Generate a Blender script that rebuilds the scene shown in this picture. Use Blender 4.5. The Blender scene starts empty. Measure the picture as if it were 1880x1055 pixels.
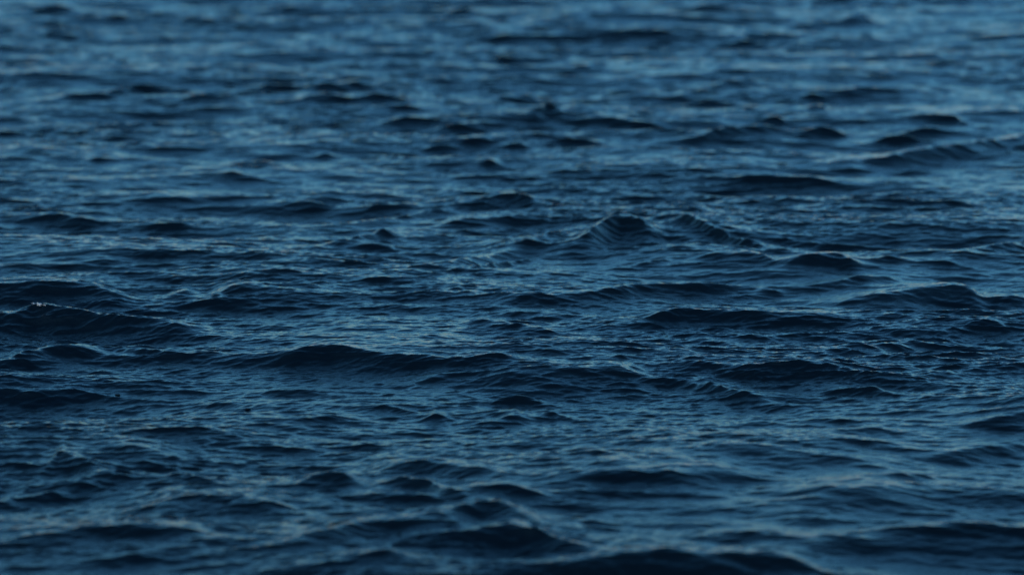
import bpy, math
import numpy as np

# ------------------------------------------------------------------ camera
CAM_H = 2.54                 # metres above the mean water level
DEP = 9.7                   # degrees the lens looks down
FOCAL = 130.0
FOCUS = 13.7
FSTOP = 2.0
PW, PH = 1880.0, 1055.0     # the photograph's frame
FPX = FOCAL / 36.0 * PW
dep = math.radians(DEP)
sc = bpy.context.scene
cam_d = bpy.data.cameras.new('camera')
cam_d.lens = FOCAL
cam_d.sensor_width = 36.0
cam_d.clip_start = 0.05
cam_d.clip_end = 20000
cam_d.dof.use_dof = True
cam_d.dof.focus_distance = FOCUS
cam_d.dof.aperture_fstop = FSTOP
cam_d.dof.aperture_blades = 9
cam = bpy.data.objects.new('camera', cam_d)
sc.collection.objects.link(cam)
cam.location = (0, 0, CAM_H)
cam.rotation_euler = (math.radians(90) - dep, 0, 0)
sc.camera = cam

# ------------------------------------------------------------------ light: dusk sky
SUN_EL, SUN_ROT = 5.0, 205.0
SKY_STRENGTH = 0.15
w = bpy.data.worlds.new('World')
sc.world = w
w.use_nodes = True
nt = w.node_tree
nt.nodes.clear()
sky = nt.nodes.new('ShaderNodeTexSky')
sky.sky_type = 'NISHITA'
sky.sun_disc = False
sky.sun_elevation = math.radians(SUN_EL)
sky.sun_rotation = math.radians(SUN_ROT)
sky.air_density = 1.2
sky.dust_density = 1.1
sky.ozone_density = 4.8
bgn = nt.nodes.new('ShaderNodeBackground')
bgn.inputs['Strength'].default_value = SKY_STRENGTH
out = nt.nodes.new('ShaderNodeOutputWorld')
tint = nt.nodes.new('ShaderNodeMixRGB')           # the photograph's cool white balance
tint.blend_type = 'MULTIPLY'
tint.inputs['Fac'].default_value = 1.0
tint.inputs['Color2'].default_value = (0.96, 1.10, 1.02, 1)
nt.links.new(sky.outputs[0], tint.inputs['Color1'])
# thin dusk cloud: pale and faintly pink low down, in long broken bands, none overhead
geo = nt.nodes.new('ShaderNodeTexCoord')
sep = nt.nodes.new('ShaderNodeSeparateXYZ')
nt.links.new(geo.outputs['Generated'], sep.inputs[0])
low = nt.nodes.new('ShaderNodeMapRange')
low.interpolation_type = 'SMOOTHSTEP'
low.inputs['From Min'].default_value = 0.0
low.inputs['From Max'].default_value = 0.16
low.inputs['To Min'].default_value = 1.0
low.inputs['To Max'].default_value = 0.0
nt.links.new(sep.outputs['Z'], low.inputs['Value'])
cmap = nt.nodes.new('ShaderNodeMapping')
cmap.inputs['Scale'].default_value = (1.6, 1.6, 7.0)
nt.links.new(geo.outputs['Generated'], cmap.inputs['Vector'])
cn = nt.nodes.new('ShaderNodeTexNoise')
cn.inputs['Scale'].default_value = 1.6
cn.inputs['Detail'].default_value = 4.0
nt.links.new(cmap.outputs[0], cn.inputs['Vector'])
cover = nt.nodes.new('ShaderNodeMapRange')
cover.inputs['From Min'].default_value = 0.35
cover.inputs['From Max'].default_value = 0.65
cover.inputs['To Min'].default_value = 0.15
cover.inputs['To Max'].default_value = 0.95
nt.links.new(cn.outputs['Fac'], cover.inputs['Value'])
fac = nt.nodes.new('ShaderNodeMath')
fac.operation = 'MULTIPLY'
nt.links.new(low.outputs[0], fac.inputs[0])
nt.links.new(cover.outputs[0], fac.inputs[1])
cloud = nt.nodes.new('ShaderNodeMixRGB')
cloud.inputs['Color2'].default_value = (2.3, 1.92, 2.2, 1)
nt.links.new(fac.outputs[0], cloud.inputs['Fac'])
nt.links.new(tint.outputs[0], cloud.inputs['Color1'])
nt.links.new(cloud.outputs[0], bgn.inputs['Color'])
nt.links.new(bgn.outputs[0], out.inputs['Surface'])

sun_d = bpy.data.lights.new('sun', 'SUN')
sun_d.energy = 0.15
sun_d.angle = math.radians(12)
sun_d.color = (1.0, 0.86, 0.74)
sun = bpy.data.objects.new('sun', sun_d)
sc.collection.objects.link(sun)
# Nishita: rotation 0 puts the sun towards +Y and turns clockwise seen from above
az = math.radians(SUN_ROT)
el = math.radians(max(SUN_EL, 2.0))
sd = (math.sin(az) * math.cos(el), math.cos(az) * math.cos(el), math.sin(el))
from mathutils import Vector
sun.rotation_euler = Vector(sd).to_track_quat('Z', 'Y').to_euler()

sc.view_settings.view_transform = 'Standard'
sc.view_settings.look = 'None'
sc.view_settings.exposure = 1.48
sc.view_settings.gamma = 1.0
sc.cycles.max_bounces = 6
sc.cycles.glossy_bounces = 4

# ------------------------------------------------------------------ wave fields
rng = np.random.default_rng(11)


def cascade(L, N, lmin, lmax, slope, power, spread, seed, chop=0.0, drawn=1.0):
    """a tile of random wind waves: height and sideways shift of the surface"""
    r = np.random.default_rng(seed)
    k1 = np.fft.fftfreq(N, L / N) * 2 * np.pi
    kx, ky = np.meshgrid(k1, k1)
    k = np.hypot(kx, ky)
    k[0, 0] = 1.0
    lam = 2 * np.pi / k
    th = np.arctan2(kx, -ky)                       # 0 = running at the camera
    d = np.abs(np.cos(th)) ** spread + 0.03
    win = 1 / (1 + (lmin / lam) ** 8) / (1 + (lam / lmax) ** 6)
    a = k ** (-power) * np.sqrt(d) * win
    a[0, 0] = 0
    ph = np.exp(2j * np.pi * r.random((N, N))) * (r.normal(size=(N, N)) ** 2 + r.normal(size=(N, N)) ** 2) ** 0.5
    H = a * ph
    h = np.fft.ifft2(H).real
    gy = np.fft.ifft2(1j * ky * H).real
    gx = np.fft.ifft2(1j * kx * H).real
    s = slope / math.sqrt(float((gx ** 2 + gy ** 2).mean()))
    Dx = np.fft.ifft2(-1j * kx / k * H).real
    Dy = np.fft.ifft2(-1j * ky / k * H).real
    return dict(long=drawn, L=L, N=N, f=[(h * s).astype(np.float32), (Dx * s * -chop).astype(np.float32), (Dy * s * -chop).astype(np.float32)])


def sample(c, x, y, rot=0.0):
    x = x * c['long']                              # crests drawn out along their length
    cr, sr = math.cos(rot), math.sin(rot)
    u = ((x * cr + y * sr) / c['L'] * c['N']) % c['N']
    v = ((-x * sr + y * cr) / c['L'] * c['N']) % c['N']
    i0 = np.floor(u).astype(np.int32); j0 = np.floor(v).astype(np.int32)
    fu = (u - i0).astype(np.float32); fv = (v - j0).astype(np.float32)
    i0 %= c['N']; j0 %= c['N']
    i1 = (i0 + 1) % c['N']; j1 = (j0 + 1) % c['N']
    w00 = (1 - fu) * (1 - fv); w10 = fu * (1 - fv); w01 = (1 - fu) * fv; w11 = fu * fv
    o = [a[j0, i0] * w00 + a[j0, i1] * w10 + a[j1, i0] * w01 + a[j1, i1] * w11 for a in c['f']]
    return o[0], o[1] * cr - o[2] * sr, o[1] * sr + o[2] * cr


SWELL = cascade(29.0, 1024, 0.8, 4.0, 0.045, 2.2, 3, 5, 0.5)
CHOP = cascade(17.0, 2048, 0.18, 1.4, 0.105, 2.2, 10, 21, 0.9, 0.62)
WAVELET = cascade(6.1, 2048, 0.032, 0.22, 0.175, 2.1, 8, 33, 0.8, 0.68)
RIPPLE = cascade(2.3, 1024, 0.012, 0.055, 0.185, 1.8, 4, 44, 0.6, 0.75)
PATCH = cascade(41.0, 1024, 0.7, 5.0, 0.1, 2.2, 0.5, 71)
PATCH['f'][0] /= PATCH['f'][0].std()

# ------------------------------------------------------------------ the crests seen in the photograph
# each: points along the crest (in the photograph's pixels), height of its dark face there, steepness of the face in degrees
R = [
 ([(45,20),(85,10),(115,8),(145,20)],18,24), ([(-30,42),(5,50),(30,62),(60,74)],14,26),
 ([(75,62),(120,63),(180,72),(255,74)],10,16), ([(320,40),(350,31),(385,34),(415,42)],12,18),
 ([(405,88),(440,84),(480,80),(520,78),(560,87)],12,18), ([(185,104),(215,106),(250,118)],8,20),
 ([(80,180),(130,174),(170,172),(220,163),(255,156),(300,160),(350,167)],18,28),
 ([(-20,222),(50,217),(105,220)],7,16), ([(310,186),(350,176),(385,172),(420,180)],12,22),
 ([(445,162),(480,155),(520,156),(550,162)],11,22), ([(540,168),(600,153),(640,150),(710,160)],14,24),
 ([(525,187),(560,176),(600,172),(645,180)],14,20), ([(350,202),(400,196),(455,197)],7,18),
 ([(-30,276),(40,268),(80,268),(135,279)],24,17), ([(140,300),(180,290),(215,294)],14,16),
 ([(210,267),(240,261),(285,270)],8,24), ([(410,304),(450,296),(490,297),(525,306)],10,24),
 ([(565,290),(600,282),(635,290)],10,26), ([(560,264),(590,258),(655,267)],9,20), ([(385,320),(430,315),(470,327)],8,18),
 ([(805,22),(850,15),(895,24)],9,18), ([(880,68),(930,62),(1005,67)],11,20), ([(945,48),(1030,35),(1095,48)],13,18),
 ([(900,112),(925,104),(955,110)],10,22), ([(1040,128),(1090,116),(1135,111)],10,24), ([(790,142),(825,136),(865,140)],7,20),
 ([(635,157),(670,148),(715,147)],11,22), ([(595,184),(650,178),(700,172),(735,182)],14,20),
 ([(710,197),(745,192),(785,202)],12,22), ([(890,188),(935,174),(975,175),(1000,186)],10,18),
 ([(940,214),(985,200),(1005,188),(1025,197),(1065,210)],26,27), ([(1030,192),(1070,200),(1115,210)],8,24),
 ([(690,227),(740,215),(790,213),(820,224)],13,22), ([(745,245),(820,232),(860,226),(935,222)],14,22),
 ([(785,274),(850,258),(900,250),(965,248)],14,22), ([(1045,224),(1090,218),(1150,217),(1205,230)],13,24),
 ([(995,264),(1040,255),(1080,257),(1115,264)],12,24), ([(870,304),(900,293),(930,305)],12,26),
 ([(1155,246),(1210,238),(1275,242)],12,20), ([(665,287),(710,283),(755,294)],9,20), ([(920,270),(955,262),(985,270)],8,20),
 ([(470,20),(540,10),(620,16)],9,14), ([(690,98),(760,92),(830,103)],8,15), ([(1120,60),(1190,52),(1240,60)],9,16),
 ([(1230,18),(1290,8),(1340,14),(1390,20)],15,24), ([(1450,48),(1500,38),(1545,38)],14,20), ([(1548,42),(1585,22),(1625,44)],18,20),
 ([(1575,70),(1595,58),(1615,68)],12,22), ([(1275,167),(1330,148),(1370,145),(1415,152)],15,20), ([(1460,180),(1490,172),(1520,180)],10,24),
 ([(1475,208),(1505,190),(1535,208)],15,20), ([(1535,167),(1600,160),(1665,164)],9,20), ([(1245,192),(1300,186),(1340,190),(1385,197)],9,22),
 ([(1395,220),(1425,213),(1450,224)],10,24), ([(1250,256),(1300,244),(1330,236),(1365,230),(1400,229),(1450,238)],40,33),
 ([(1445,244),(1480,240),(1505,233),(1530,238),(1565,250)],19,28), ([(1645,248),(1680,236),(1710,233),(1745,242)],20,29),
 ([(1595,264),(1630,252),(1670,250),(1695,258)],16,26), ([(1585,294),(1640,285),(1690,272),(1740,268),(1800,258),(1860,250),(1920,248)],27,28),
 ([(1830,278),(1870,265),(1920,260)],14,26), ([(1635,212),(1700,208),(1750,212),(1795,230)],11,26), ([(1305,328),(1370,321),(1440,323),(1500,325),(1545,334)],11,26),
 ([(1520,312),(1560,306),(1605,312)],8,20), ([(1615,318),(1670,312),(1715,318)],7,18), ([(1795,67),(1850,62),(1920,60)],10,18), ([(1825,114),(1860,108),(1890,112)],10,18),
 ([(1380,98),(1450,88),(1500,95)],9,15), ([(1640,105),(1700,96),(1760,106)],10,15), ([(1330,80),(1360,72),(1400,80)],11,17),
 ([(220,367),(290,358),(360,367)],10,15), ([(455,380),(520,372),(570,368),(610,380)],13,18), ([(45,400),(110,392),(150,398),(195,410)],15,20),
 ([(235,414),(290,409),(330,410),(365,419)],9,22), ([(-30,492),(80,482),(160,478),(200,475),(240,485)],16,20), ([(395,507),(470,497),(540,495),(595,507)],18,18),
 ([(-120,532),(-30,520),(30,516),(80,514),(110,515),(150,522),(200,538),(245,556)],50,24),
 ([(-120,585),(-20,574),(40,570),(65,560),(80,556),(110,562),(150,570),(200,580),(300,592),(430,612)],40,30),
 ([(280,548),(340,531),(375,540)],12,18), ([(365,550),(420,525),(450,520),(500,525),(560,530),(630,538)],30,17), ([(445,565),(490,561),(545,563)],7,16),
 ([(-30,668),(40,645),(90,636),(150,636),(195,648)],23,26), ([(205,640),(250,636),(300,645),(335,652)],13,28), ([(345,650),(380,646),(415,648)],7,28),
 ([(480,653),(530,644),(570,635),(600,633),(640,638),(690,645),(740,649),(810,654)],30,27), ([(5,668),(60,660),(115,665)],9,18),
 ([(865,370),(900,358),(940,353),(980,362),(1025,376)],24,27), ([(655,384),(690,376),(765,377)],10,16), ([(620,444),(670,430),(710,423),(750,426)],17,24),
 ([(795,414),(850,402),(920,398),(965,392)],17,20), ([(620,454),(680,448),(735,457)],10,22), ([(1035,448),(1080,425),(1110,405),(1135,393),(1160,398),(1190,412),(1230,428)],52,28),
 ([(828,496),(870,490),(910,482),(950,477)],11,34), ([(1155,487),(1200,476),(1245,472)],13,26), ([(635,514),(700,510),(760,507),(825,510)],10,22),
 ([(805,534),(840,526),(875,535)],10,22), ([(910,553),(960,543),(1020,540),(1080,535),(1150,525),(1200,520),(1260,519),(1320,520),(1410,525)],20,28),
 ([(855,574),(950,570),(1040,575),(1125,582)],14,15), ([(845,598),(885,586),(940,592),(990,600),(1035,614)],14,21), ([(755,620),(820,613),(865,619)],10,20),
 ([(1025,634),(1070,627),(1125,632)],10,24), ([(820,663),(870,652),(920,650),(980,660)],15,26), ([(870,698),(930,680),(985,675),(1050,674),(1110,670),(1140,672),(1190,690)],32,23),
 ([(755,700),(800,690),(845,687)],16,20), ([(1170,590),(1210,572),(1260,568),(1320,571),(1400,572),(1480,572),(1570,578)],26,29),
 ([(1250,398),(1290,408),(1330,425),(1370,440),(1405,447)],14,30), ([(1445,438),(1500,445),(1560,450),(1605,455)],11,26), ([(1635,457),(1670,453),(1705,457)],7,20),
 ([(1760,464),(1820,450),(1850,445),(1920,447)],17,20), ([(1220,480),(1300,468),(1340,465),(1375,460),(1400,465),(1425,480)],36,22), ([(1425,494),(1480,470),(1510,465),(1540,464),(1560,472),(1595,487)],27,26),
 ([(1595,477),(1630,470),(1675,480)],11,26), ([(1705,482),(1740,478),(1785,489)],13,22), ([(1475,524),(1540,515),(1580,505),(1655,510)],13,24),
 ([(1330,547),(1380,540),(1425,535)],10,22), ([(1530,552),(1600,540),(1680,530),(1740,524),(1780,528),(1805,540)],34,21), ([(1795,543),(1850,541),(1900,550)],13,20),
 ([(1740,594),(1790,587),(1830,588),(1860,599)],12,26), ([(1460,650),(1520,640),(1600,632),(1650,630),(1710,637)],19,22), ([(1225,670),(1270,665),(1300,664),(1340,668),(1400,665),(1470,662),(1530,668),(1580,680),(1630,688)],27,29),
 ([(1500,385),(1560,376),(1620,382)],9,15), ([(1700,378),(1760,370),(1860,376)],11,16), ([(1280,358),(1360,360),(1450,366)],9,16), ([(1620,600),(1680,604),(1740,608)],10,16),
 ([(-40,708),(20,713),(50,718),(80,724)],11,22), ([(425,724),(500,718),(560,716),(640,720)],8,20), ([(365,742),(400,738),(440,740)],7,24),
 ([(285,790),(350,785),(385,780),(420,788)],11,26), ([(70,860),(100,833),(115,824),(135,833),(175,862)],38,26), ([(170,820),(240,812),(290,825),(350,845)],22,17), ([(235,845),(275,846),(325,860)],13,24),
 ([(110,882),(170,868),(220,870),(260,878)],17,22), ([(285,878),(320,868),(345,868),(385,882)],22,24), ([(540,890),(572,868),(600,862),(630,870),(675,894)],44,31),
 ([(235,930),(300,917),(380,908),(440,908),(500,918),(550,934)],32,20), ([(-30,925),(60,910),(100,900),(150,893)],13,20), ([(-60,990),(80,975),(200,962),(280,958),(350,965),(430,980)],40,21),
 ([(190,1024),(280,1010),(340,1000),(390,990)],16,25), ([(470,1000),(560,978),(640,962),(720,955),(800,940),(850,925),(890,915),(920,918),(950,935),(1000,962)],44,29),
 ([(695,745),(730,745),(775,759)],12,24), ([(900,738),(935,727),(970,728),(1015,742)],22,28), ([(770,770),(800,757),(835,767)],15,26), ([(860,772),(910,764),(945,757),(985,772)],13,20),
 ([(985,760),(1010,757),(1055,770)],10,24), ([(1025,834),(1090,824),(1135,834)],11,20), ([(670,860),(730,847),(770,845),(820,848),(880,856),(950,870)],24,26),
 ([(990,885),(1060,874),(1130,865),(1200,863),(1260,862),(1350,870)],34,18), ([(690,880),(740,876),(790,882),(830,898),(870,915)],18,28), ([(815,902),(870,890),(930,886),(970,895),(1040,915)],26,24),
 ([(690,1000),(800,978),(860,968),(920,958),(950,957),(990,972),(1040,990),(1120,1010)],66,34), ([(480,1050),(560,1028),(640,1014),(720,1010),(820,1030)],38,28),
 ([(980,1050),(1080,1019),(1150,1008),(1250,1008),(1350,1012),(1450,1028),(1540,1050)],66,32), ([(1485,720),(1540,710),(1600,711),(1650,724)],14,28),
 ([(1240,700),(1300,703),(1350,718),(1420,733)],22,22), ([(1760,780),(1820,763),(1870,756),(1950,752)],24,22), ([(1580,876),(1650,866),(1740,871)],12,24),
 ([(1580,977),(1660,967),(1710,961),(1760,959),(1820,961),(1880,969),(1950,977)],24,27), ([(1430,952),(1500,947),(1560,954)],13,22), ([(1330,975),(1420,978),(1500,985),(1590,987)],20,20),
 ([(1445,1010),(1500,1004),(1535,1014)],13,20), ([(1410,922),(1520,895),(1600,888),(1720,898)],32,13), ([(1230,858),(1310,852),(1390,864)],28,15),
 ([(1500,795),(1600,785),(1680,792)],13,18), ([(480,1085),(700,1052),(950,1040),(1200,1054)],48,30), ([(1400,1130),(1600,1090),(1800,1078),(2050,1090)],54,22), ([(740,500),(850,474),(960,446),(1060,418)],15,13), ([(620,412),(700,400),(780,388),(860,372)],12,14), ([(1190,404),(1250,398),(1330,412),(1400,440)],9,13),
 ([(560,458),(680,440),(800,432),(900,420)],10,12), ([(1150,470),(1280,448),(1400,452)],12,12), ([(1720,835),(1800,820),(1900,815)],16,18), ([(1100,790),(1180,786),(1260,795)],11,16), ([(520,770),(600,762),(660,770)],10,18),
]


def ray(px, py):
    """unit-less world ray of a pixel of the photograph"""
    a = (px - PW / 2) / FPX
    b = -(py - PH / 2) / FPX
    return a, math.cos(dep) + b * math.sin(dep), -math.sin(dep) + b * math.cos(dep)


def hit(px, py, z):
    a, fy, fz = ray(px, py)
    t = (z - CAM_H) / fz
    return a * t, fy * t


class Ridge:
    def __init__(s, pts, t, steep, seed):
        s.pts, s.t, s.r = pts, t, np.random.default_rng(seed)
        s.tan = math.tan(math.radians(steep)) * 0.92
        mx = pts[len(pts) // 2]
        x, y = hit(mx[0], mx[1], 0)
        L = (pts[-1][0] - pts[0][0]) * y / FPX
        x0, y0 = pts[0]; x1, y1 = pts[-1]
        rise = max(y0 + (p[0] - x0) * (y1 - y0) / (x1 - x0) - p[1] for p in pts)
        s.h = min(max(t * 0.8, 0.85 * rise) * y / FPX, max(0.085 * L, min(0.85 * rise * y / FPX, 0.17 * L)))
        s.asp = L / s.h
        s.orig = list(pts)
        s.zoff = [0.0] * len(pts)
        s.ph = s.r.random(8) * 6.28
        s.fr = s.r.random(8)
        s.place()

    def taper(s, u):
        v = np.abs(u - 0.5)
        p = 1.5 + 2.0 * min(max((s.asp - 8) / 14, 0), 1)
        return np.exp(-(v / 0.68) ** p) * np.clip((1.5 - v) / 0.5, 0, 1)

    def levels(s, xs, ys):
        hs = []
        for i, p in enumerate(s.pts):
            _, fy, fz = ray(*p)
            u = (xs[i] - s.x0) / (s.x1 - s.x0)
            e = float(s.taper(u))
            hs.append(min(max((CAM_H + fz / fy * ys[i] - s.zoff[i]) / e, 0.45 * s.h), 1.3 * s.h))
        return hs

    def place(s):
        n = len(s.pts)
        q = [hit(p[0], p[1], s.zoff[i] + s.h * (0.45 if i in (0, n - 1) else 0.95)) for i, p in enumerate(s.pts)]
        xs = np.array([a for a, _ in q]); ys = np.array([b for _, b in q])
        g, c = np.polyfit(xs, ys, 1)
        g = float(np.clip(g, -1.6, 1.6))
        line = ys.mean() + g * (xs - xs.mean())
        ys = line + np.clip(0.4 * (ys - line), -0.35 * (xs[-1] - xs[0]), 0.35 * (xs[-1] - xs[0]))
        s.x0, s.x1 = xs[0], xs[-1]
        for _k in range(3):
            hs = s.levels(xs, ys)
            er = [hit(p[0], p[1], s.zoff[i] + hs[i] * float(s.taper((xs[i] - s.x0) / (s.x1 - s.x0))))[1] - ys[i] for i, p in enumerate(s.pts)]
            wt = np.array(hs) ** 2
            ys = ys + float((np.array(er) * wt).sum() / wt.sum())

        L = s.x1 - s.x0
        tx = np.linspace(s.x0 - 1.05 * L, s.x1 + 1.05 * L, 600)
        ty = np.interp(tx, xs, ys)
        lo = tx < xs[0]; hi = tx > xs[-1]
        ty[lo] = ys[0] + (tx[lo] - xs[0]) * (ys[1] - ys[0]) / (xs[1] - xs[0]) * 0.5
        ty[hi] = ys[-1] + (tx[hi] - xs[-1]) * (ys[-1] - ys[-2]) / (xs[-1] - xs[-2]) * 0.5
        k = np.exp(-np.linspace(-2, 2, 31) ** 2); k /= k.sum()
        pad = np.pad(ty, 15, mode='edge')
        s.tx, s.ty = tx, np.convolve(pad, k, mode='valid')
        s.th = np.convolve(np.pad(np.interp(tx, xs, hs), 15, mode='edge'), k, mode='valid')
        s.L = L
        s.wf = 1.65 * s.h / s.tan
        s.wb = s.wf * 2.2
        s.reach = (s.x0 - 1.0 * L, s.x1 + 1.0 * L, s.ty.min() - s.wf * 1.3, s.ty.max() + s.wb * 1.3)

    def height(s, X, Y):
        m = (X > s.reach[0]) & (X < s.reach[1]) & (Y > s.reach[2]) & (Y < s.reach[3])
        return m

    def eval(s, x, y):
        L = s.L
        wig = 0
        hm = 1.0
        for i in range(4):
            wl = (0.11, 0.21, 0.37, 0.8)[i] * (0.8 + 0.5 * s.fr[i])
            wig = wig + s.h * (0.008, 0.03, 0.12, 0.22)[i] * np.sin(x / wl * 6.283 + s.ph[i])
            hm = hm + (0.008, 0.02, 0.05, 0.03)[i] * np.sin(x / wl * 6.1 + s.ph[i + 4])
        u = (x - s.x0) / L
        e = s.taper(u)
        e = e * hm
        dy = y - np.interp(x, s.tx, s.ty) - wig
        a = np.where(dy < 0, -dy / s.wf, dy / s.wb)
        eps = 0.07
        a = np.sqrt(a * a + eps * eps) - eps
        p = np.clip(1 - a, 0, 1) ** 1.9
        return np.interp(x, s.tx, s.th) * e * p


ridges = [Ridge(p, t, g, 100 + i) for i, (p, t, g) in enumerate(R)]


def ridge_sum(x, y, skip=None):
    z = np.zeros_like(x)
    for r in ridges:
        if r is skip:
            continue
        m = r.height(x, y)
        if m.any():
            z[m] += r.eval(x[m], y[m])
    return z


def broad(x, y):
    """the broad shape of the sea: listed crests, swell and chop, with the sideways shift of the surface"""
    z = ridge_sum(x, y)
    calm = 1 - 0.6 * np.clip(z / 0.04, 0, 1)          # a crest in the list already stands for the chop there
    dx = np.zeros_like(x); dy = -0.25 * z
    for c, rot, amp in ((SWELL, 0.0, calm), (CHOP, 0.30, 0.8 * calm), (CHOP, -0.36, 0.7 * calm)):
        h, p, q = sample(c, x, y, rot)
        k = amp * keep_at(x, y, 1.0 if c is SWELL else 0.3)
        z = z + h * k; dx = dx + p * k; dy = dy + q * k
    return z, dx, dy


def keep_at(x, y, lmin):
    return 1.0


for _ in range(6):                                # crests ride on one another's backs: settle each where it is seen
    for r in ridges:
        x = np.array([hit(p[0], p[1], r.h * 0.9)[0] for p in r.pts])
        y = np.interp(x, r.tx, r.ty)
        z, dx, dy = broad(x, y)
        yy = y + dy; zz = z - CAM_H
        d = yy * math.cos(dep) - zz * math.sin(dep)
        iy = PH / 2 - (yy * math.sin(dep) + zz * math.cos(dep)) / d * FPX
        wt = np.interp(x, r.tx, r.th) * r.taper((x - r.x0) / r.L)
        new = []
        er = np.array([o[1] for o in r.orig]) - iy
        mean = float((er * wt).sum() / wt.sum())
        for i, (p, o) in enumerate(zip(r.pts, r.orig)):
            e = 0.6 * mean + 0.25 * float(er[i] - mean)
            new.append((p[0], o[1] + max(-45.0, min(45.0, p[1] + e - o[1]))))
        r.pts = new
        r.place()


# ------------------------------------------------------------------ the water sheet: a fan of cells round the camera, fine where it is seen
def spaced(pieces):
    a = [np.linspace(p[0], p[1], p[2], endpoint=False) for p in pieces]
    return np.concatenate(a + [np.array([pieces[-1][1]])])


QUAL = 1.0
th = spaced([(-math.pi * 0.999, -0.5, 60), (-0.5, -0.168, 100), (-0.168, 0.168, int(1250 * QUAL)), (0.168, 0.5, 100), (0.5, math.pi * 0.999, 60)])
lr = spaced([(math.log(0.3), math.log(9.0), 200), (math.log(9.0), math.log(34), int(3300 * QUAL)), (math.log(34), math.log(120), 350), (math.log(120), math.log(9000), 160)])
rr = np.exp(lr)
TH, RR = np.meshgrid(th, rr)
X = (np.sin(TH) * RR).astype(np.float64).ravel()
Y = (np.cos(TH) * RR).astype(np.float64).ravel()
cell_r = np.gradient(rr)[:, None] * np.ones_like(TH)
cell_t = np.gradient(th)[None, :] * RR
cell = np.maximum(cell_r, cell_t * 1.0).ravel()


def keep(lmin):                                     # fade a wave band out where the cells get too coarse for it
    return np.clip(1.6 - cell / (lmin * 0.35), 0, 1)


patch = sample(PATCH, X, Y)[0]
gust = np.clip(0.82 + 0.20 * patch, 0.5, 1.2)     # ripples come in gusts


def keep_at(x, y, lmin):
    return np.clip(1.6 - cell / (lmin * 0.35), 0, 1)


Z, DX, DY = broad(X, Y)
for c, rot, amp, lm in ((WAVELET, -0.17, 0.4 + 0.6 * gust, 0.07), (WAVELET, 0.27, 0.6 * gust, 0.07), (RIPPLE, 0.31, gust * 1.2, 0.030)):
    h, a, b = sample(c, X, Y, rot)
    k = amp * keep(lm)
    Z += h * k; DX += a * k; DY += b * k
co = np.stack([X + DX, Y + DY, Z], 1).astype(np.float32)

nr, nc = len(rr), len(th)
idx = np.arange(nr * nc, dtype=np.int32).reshape(nr, nc)
q = np.stack([idx[:-1, :-1], idx[:-1, 1:], idx[1:, 1:], idx[1:, :-1]], -1).reshape(-1, 4)[:, ::-1]
me = bpy.data.meshes.new('water')
me.vertices.add(len(co)); me.vertices.foreach_set('co', co.ravel())
nf = len(q)
me.loops.add(nf * 4); me.loops.foreach_set('vertex_index', np.ascontiguousarray(q).ravel())
me.polygons.add(nf)
me.polygons.foreach_set('loop_start', np.arange(0, nf * 4, 4, dtype=np.int32))
me.polygons.foreach_set('use_smooth', np.ones(nf, dtype=bool))
me.update(calc_edges=True)


def water_material():
    m = bpy.data.materials.new('water')
    m.use_nodes = True
    n = m.node_tree.nodes; l = m.node_tree.links
    p = n['Principled BSDF']
    p.inputs['Base Color'].default_value = (0.001, 0.004, 0.007, 1)
    p.inputs['Roughness'].default_value = 0.025
    p.inputs['IOR'].default_value = 1.333
    tc = n.new('ShaderNodeTexCoord')
    mp = n.new('ShaderNodeMapping'); mp.inputs['Scale'].default_value = (1.0, 1.9, 1.0); mp.inputs['Rotation'].default_value = (0, 0, 0.12)
    l.new(tc.outputs['Object'], mp.inputs['Vector'])
    n1 = n.new('ShaderNodeTexNoise'); n1.inputs['Scale'].default_value = 80; n1.inputs['Detail'].default_value = 4; n1.inputs['Roughness'].default_value = 0.55; n1.inputs['Distortion'].default_value = 0.6
    l.new(mp.outputs[0], n1.inputs['Vector'])
    b1 = n.new('ShaderNodeBump'); b1.inputs['Distance'].default_value = 0.002; b1.inputs['Strength'].default_value = 0.6
    l.new(n1.outputs['Fac'], b1.inputs['Height'])
    l.new(b1.outputs[0], p.inputs['Normal'])
    return m


me.materials.append(water_material())
water = bpy.data.objects.new('water', me)
sc.collection.objects.link(water)
water['kind'] = 'structure'


def seen_at(px, py):
    """the nearest point of the water that shows at a pixel of the photograph"""
    y = co[:, 1]; z = co[:, 2] - CAM_H
    depth = y * math.cos(dep) - z * math.sin(dep)
    m = depth > 5
    d = np.where(m, depth, 1)
    ix = PW / 2 + co[:, 0] / d * FPX
    iy = PH / 2 - (y * math.sin(dep) + z * math.cos(dep)) / d * FPX
    e = np.where(m, np.hypot(ix - px, iy - py), 1e9)
    near = np.where(e < 1.6)[0]
    return co[near[np.argmin(depth[near])]] if len(near) else co[np.argmin(e)]


def simple_mat(name, col, rough, spec=0.5):
    m = bpy.data.materials.new(name)
    m.use_nodes = True
    p = m.node_tree.nodes['Principled BSDF']
    n = m.node_tree.nodes.new('ShaderNodeTexNoise'); n.inputs['Scale'].default_value = 180
    c = m.node_tree.nodes.new('ShaderNodeValToRGB')
    c.color_ramp.elements[0].color = [v * 0.6 for v in col] + [1]
    c.color_ramp.elements[1].color = [v * 1.4 for v in col] + [1]
    m.node_tree.links.new(n.outputs['Fac'], c.inputs['Fac'])
    m.node_tree.links.new(c.outputs[0], p.inputs['Base Color'])
    p.inputs['Roughness'].default_value = rough
    return m


# ------------------------------------------------------------------ three scraps of drift floating on the near water
drift_mat = simple_mat('wet_dark_drift', (0.003, 0.004, 0.005), 0.4)


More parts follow.
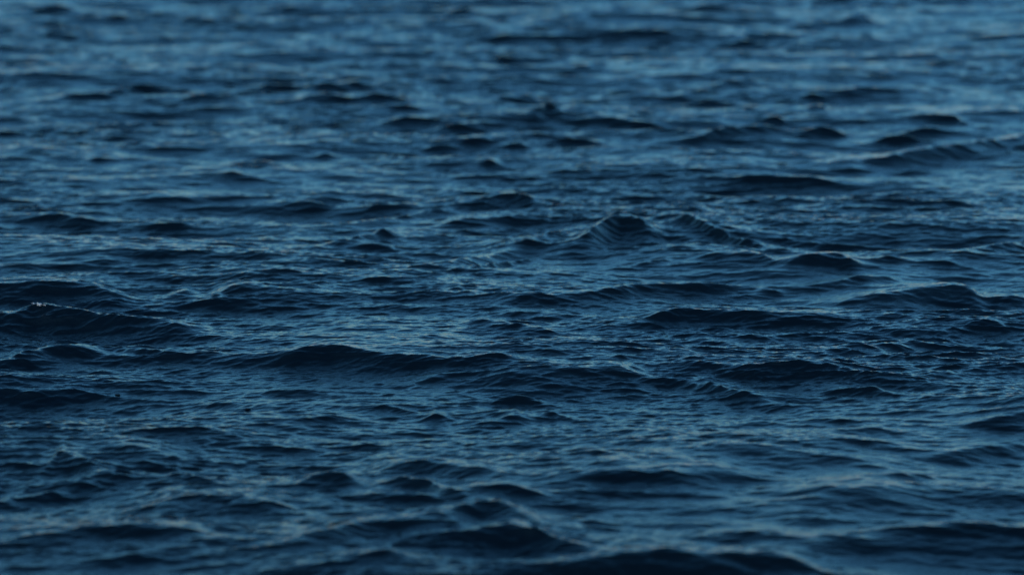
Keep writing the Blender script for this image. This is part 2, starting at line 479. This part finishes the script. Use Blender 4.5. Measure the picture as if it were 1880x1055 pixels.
def drift(px, py, lx, ly, lz, rz, seed, label):
    r = np.random.default_rng(seed)
    nu, nv = 20, 10
    vs, fs = [], []
    a1, a2, a3 = r.random(3) * 6.28
    for j in range(nv + 1):
        v = math.pi * j / nv
        for i in range(nu):
            u = 2 * math.pi * i / nu
            k = 1 + 0.10 * math.sin(2 * u + a1) + 0.07 * math.sin(3 * u + a2)
            x = math.sin(v) * math.cos(u) * lx / 2 * k
            y = math.sin(v) * math.sin(u) * ly / 2 * k * (1 - 0.35 * abs(math.cos(u)))
            z = math.cos(v) * lz / 2 * (1 + 0.15 * math.sin(u + a3)) + 0.15 * lz * math.cos(2 * x / lx * 1.6)
            vs.append((x, y, z))
    for j in range(nv):
        for i in range(nu):
            b = (i + 1) % nu
            fs.append((j * nu + i, (j + 1) * nu + i, (j + 1) * nu + b, j * nu + b))
    m = bpy.data.meshes.new('floating_scrap')
    m.from_pydata(vs, [], fs)
    for p in m.polygons:
        p.use_smooth = True
    m.materials.append(drift_mat)
    o = bpy.data.objects.new('floating_scrap', m)
    sc.collection.objects.link(o)
    q = seen_at(px, py + 1.5)
    o.location = (float(q[0]), float(q[1]), float(q[2]) + lz * 0.22)
    o.rotation_euler = (0, 0, rz)
    o['label'] = label
    o['category'] = 'scrap'
    o['group'] = 'dark scraps drifting on the water'


drift(216, 722, 0.021, 0.022, 0.006, 0.1, 1, 'small dark round scrap floating just below a long dark crest, leftmost of the three scraps')
drift(455, 748, 0.020, 0.016, 0.005, 0.15, 2, 'small flat black scrap floating on bright smooth water, rightmost of the three scraps')
drift(306, 810, 0.022, 0.016, 0.005, -0.4, 3, 'small dark slanting scrap floating above the blurred near swell, lowest of the three scraps')

# ------------------------------------------------------------------ the fleck of foam on the crest at the left
def foam():
    r = np.random.default_rng(9)
    vs, fs = [], []
    for k in range(70):
        px = 74 + r.normal() * 4.5 + (r.random() < 0.25) * r.normal() * 8
        py = 557.5 + r.normal() * 1.1
        if k % 10 == 0 or k < 3:
            q = seen_at(px, py + 1)
            base = q
        c = base + np.array([r.normal() * 0.007, r.normal() * 0.006, 0.001 + r.random() * 0.003])
        rad = 0.0008 + 0.0018 * r.random() ** 2
        b = len(vs)
        for j in range(5):
            v = math.pi * j / 4
            for i in range(8):
                u = i * math.pi / 4
                vs.append((c[0] + rad * math.sin(v) * math.cos(u) * 1.3, c[1] + rad * math.sin(v) * math.sin(u), c[2] + rad * math.cos(v)))
        for j in range(4):
            for i in range(8):
                a = (i + 1) % 8
                fs.append((b + j * 8 + i, b + (j + 1) * 8 + i, b + (j + 1) * 8 + a, b + j * 8 + a))
    m = bpy.data.meshes.new('foam')
    m.from_pydata([tuple(map(float, v)) for v in vs], [], fs)
    m.materials.append(simple_mat('foam', (0.6, 0.62, 0.64), 0.3))
    o = bpy.data.objects.new('foam', m)
    sc.collection.objects.link(o)
    o['kind'] = 'stuff'


foam()
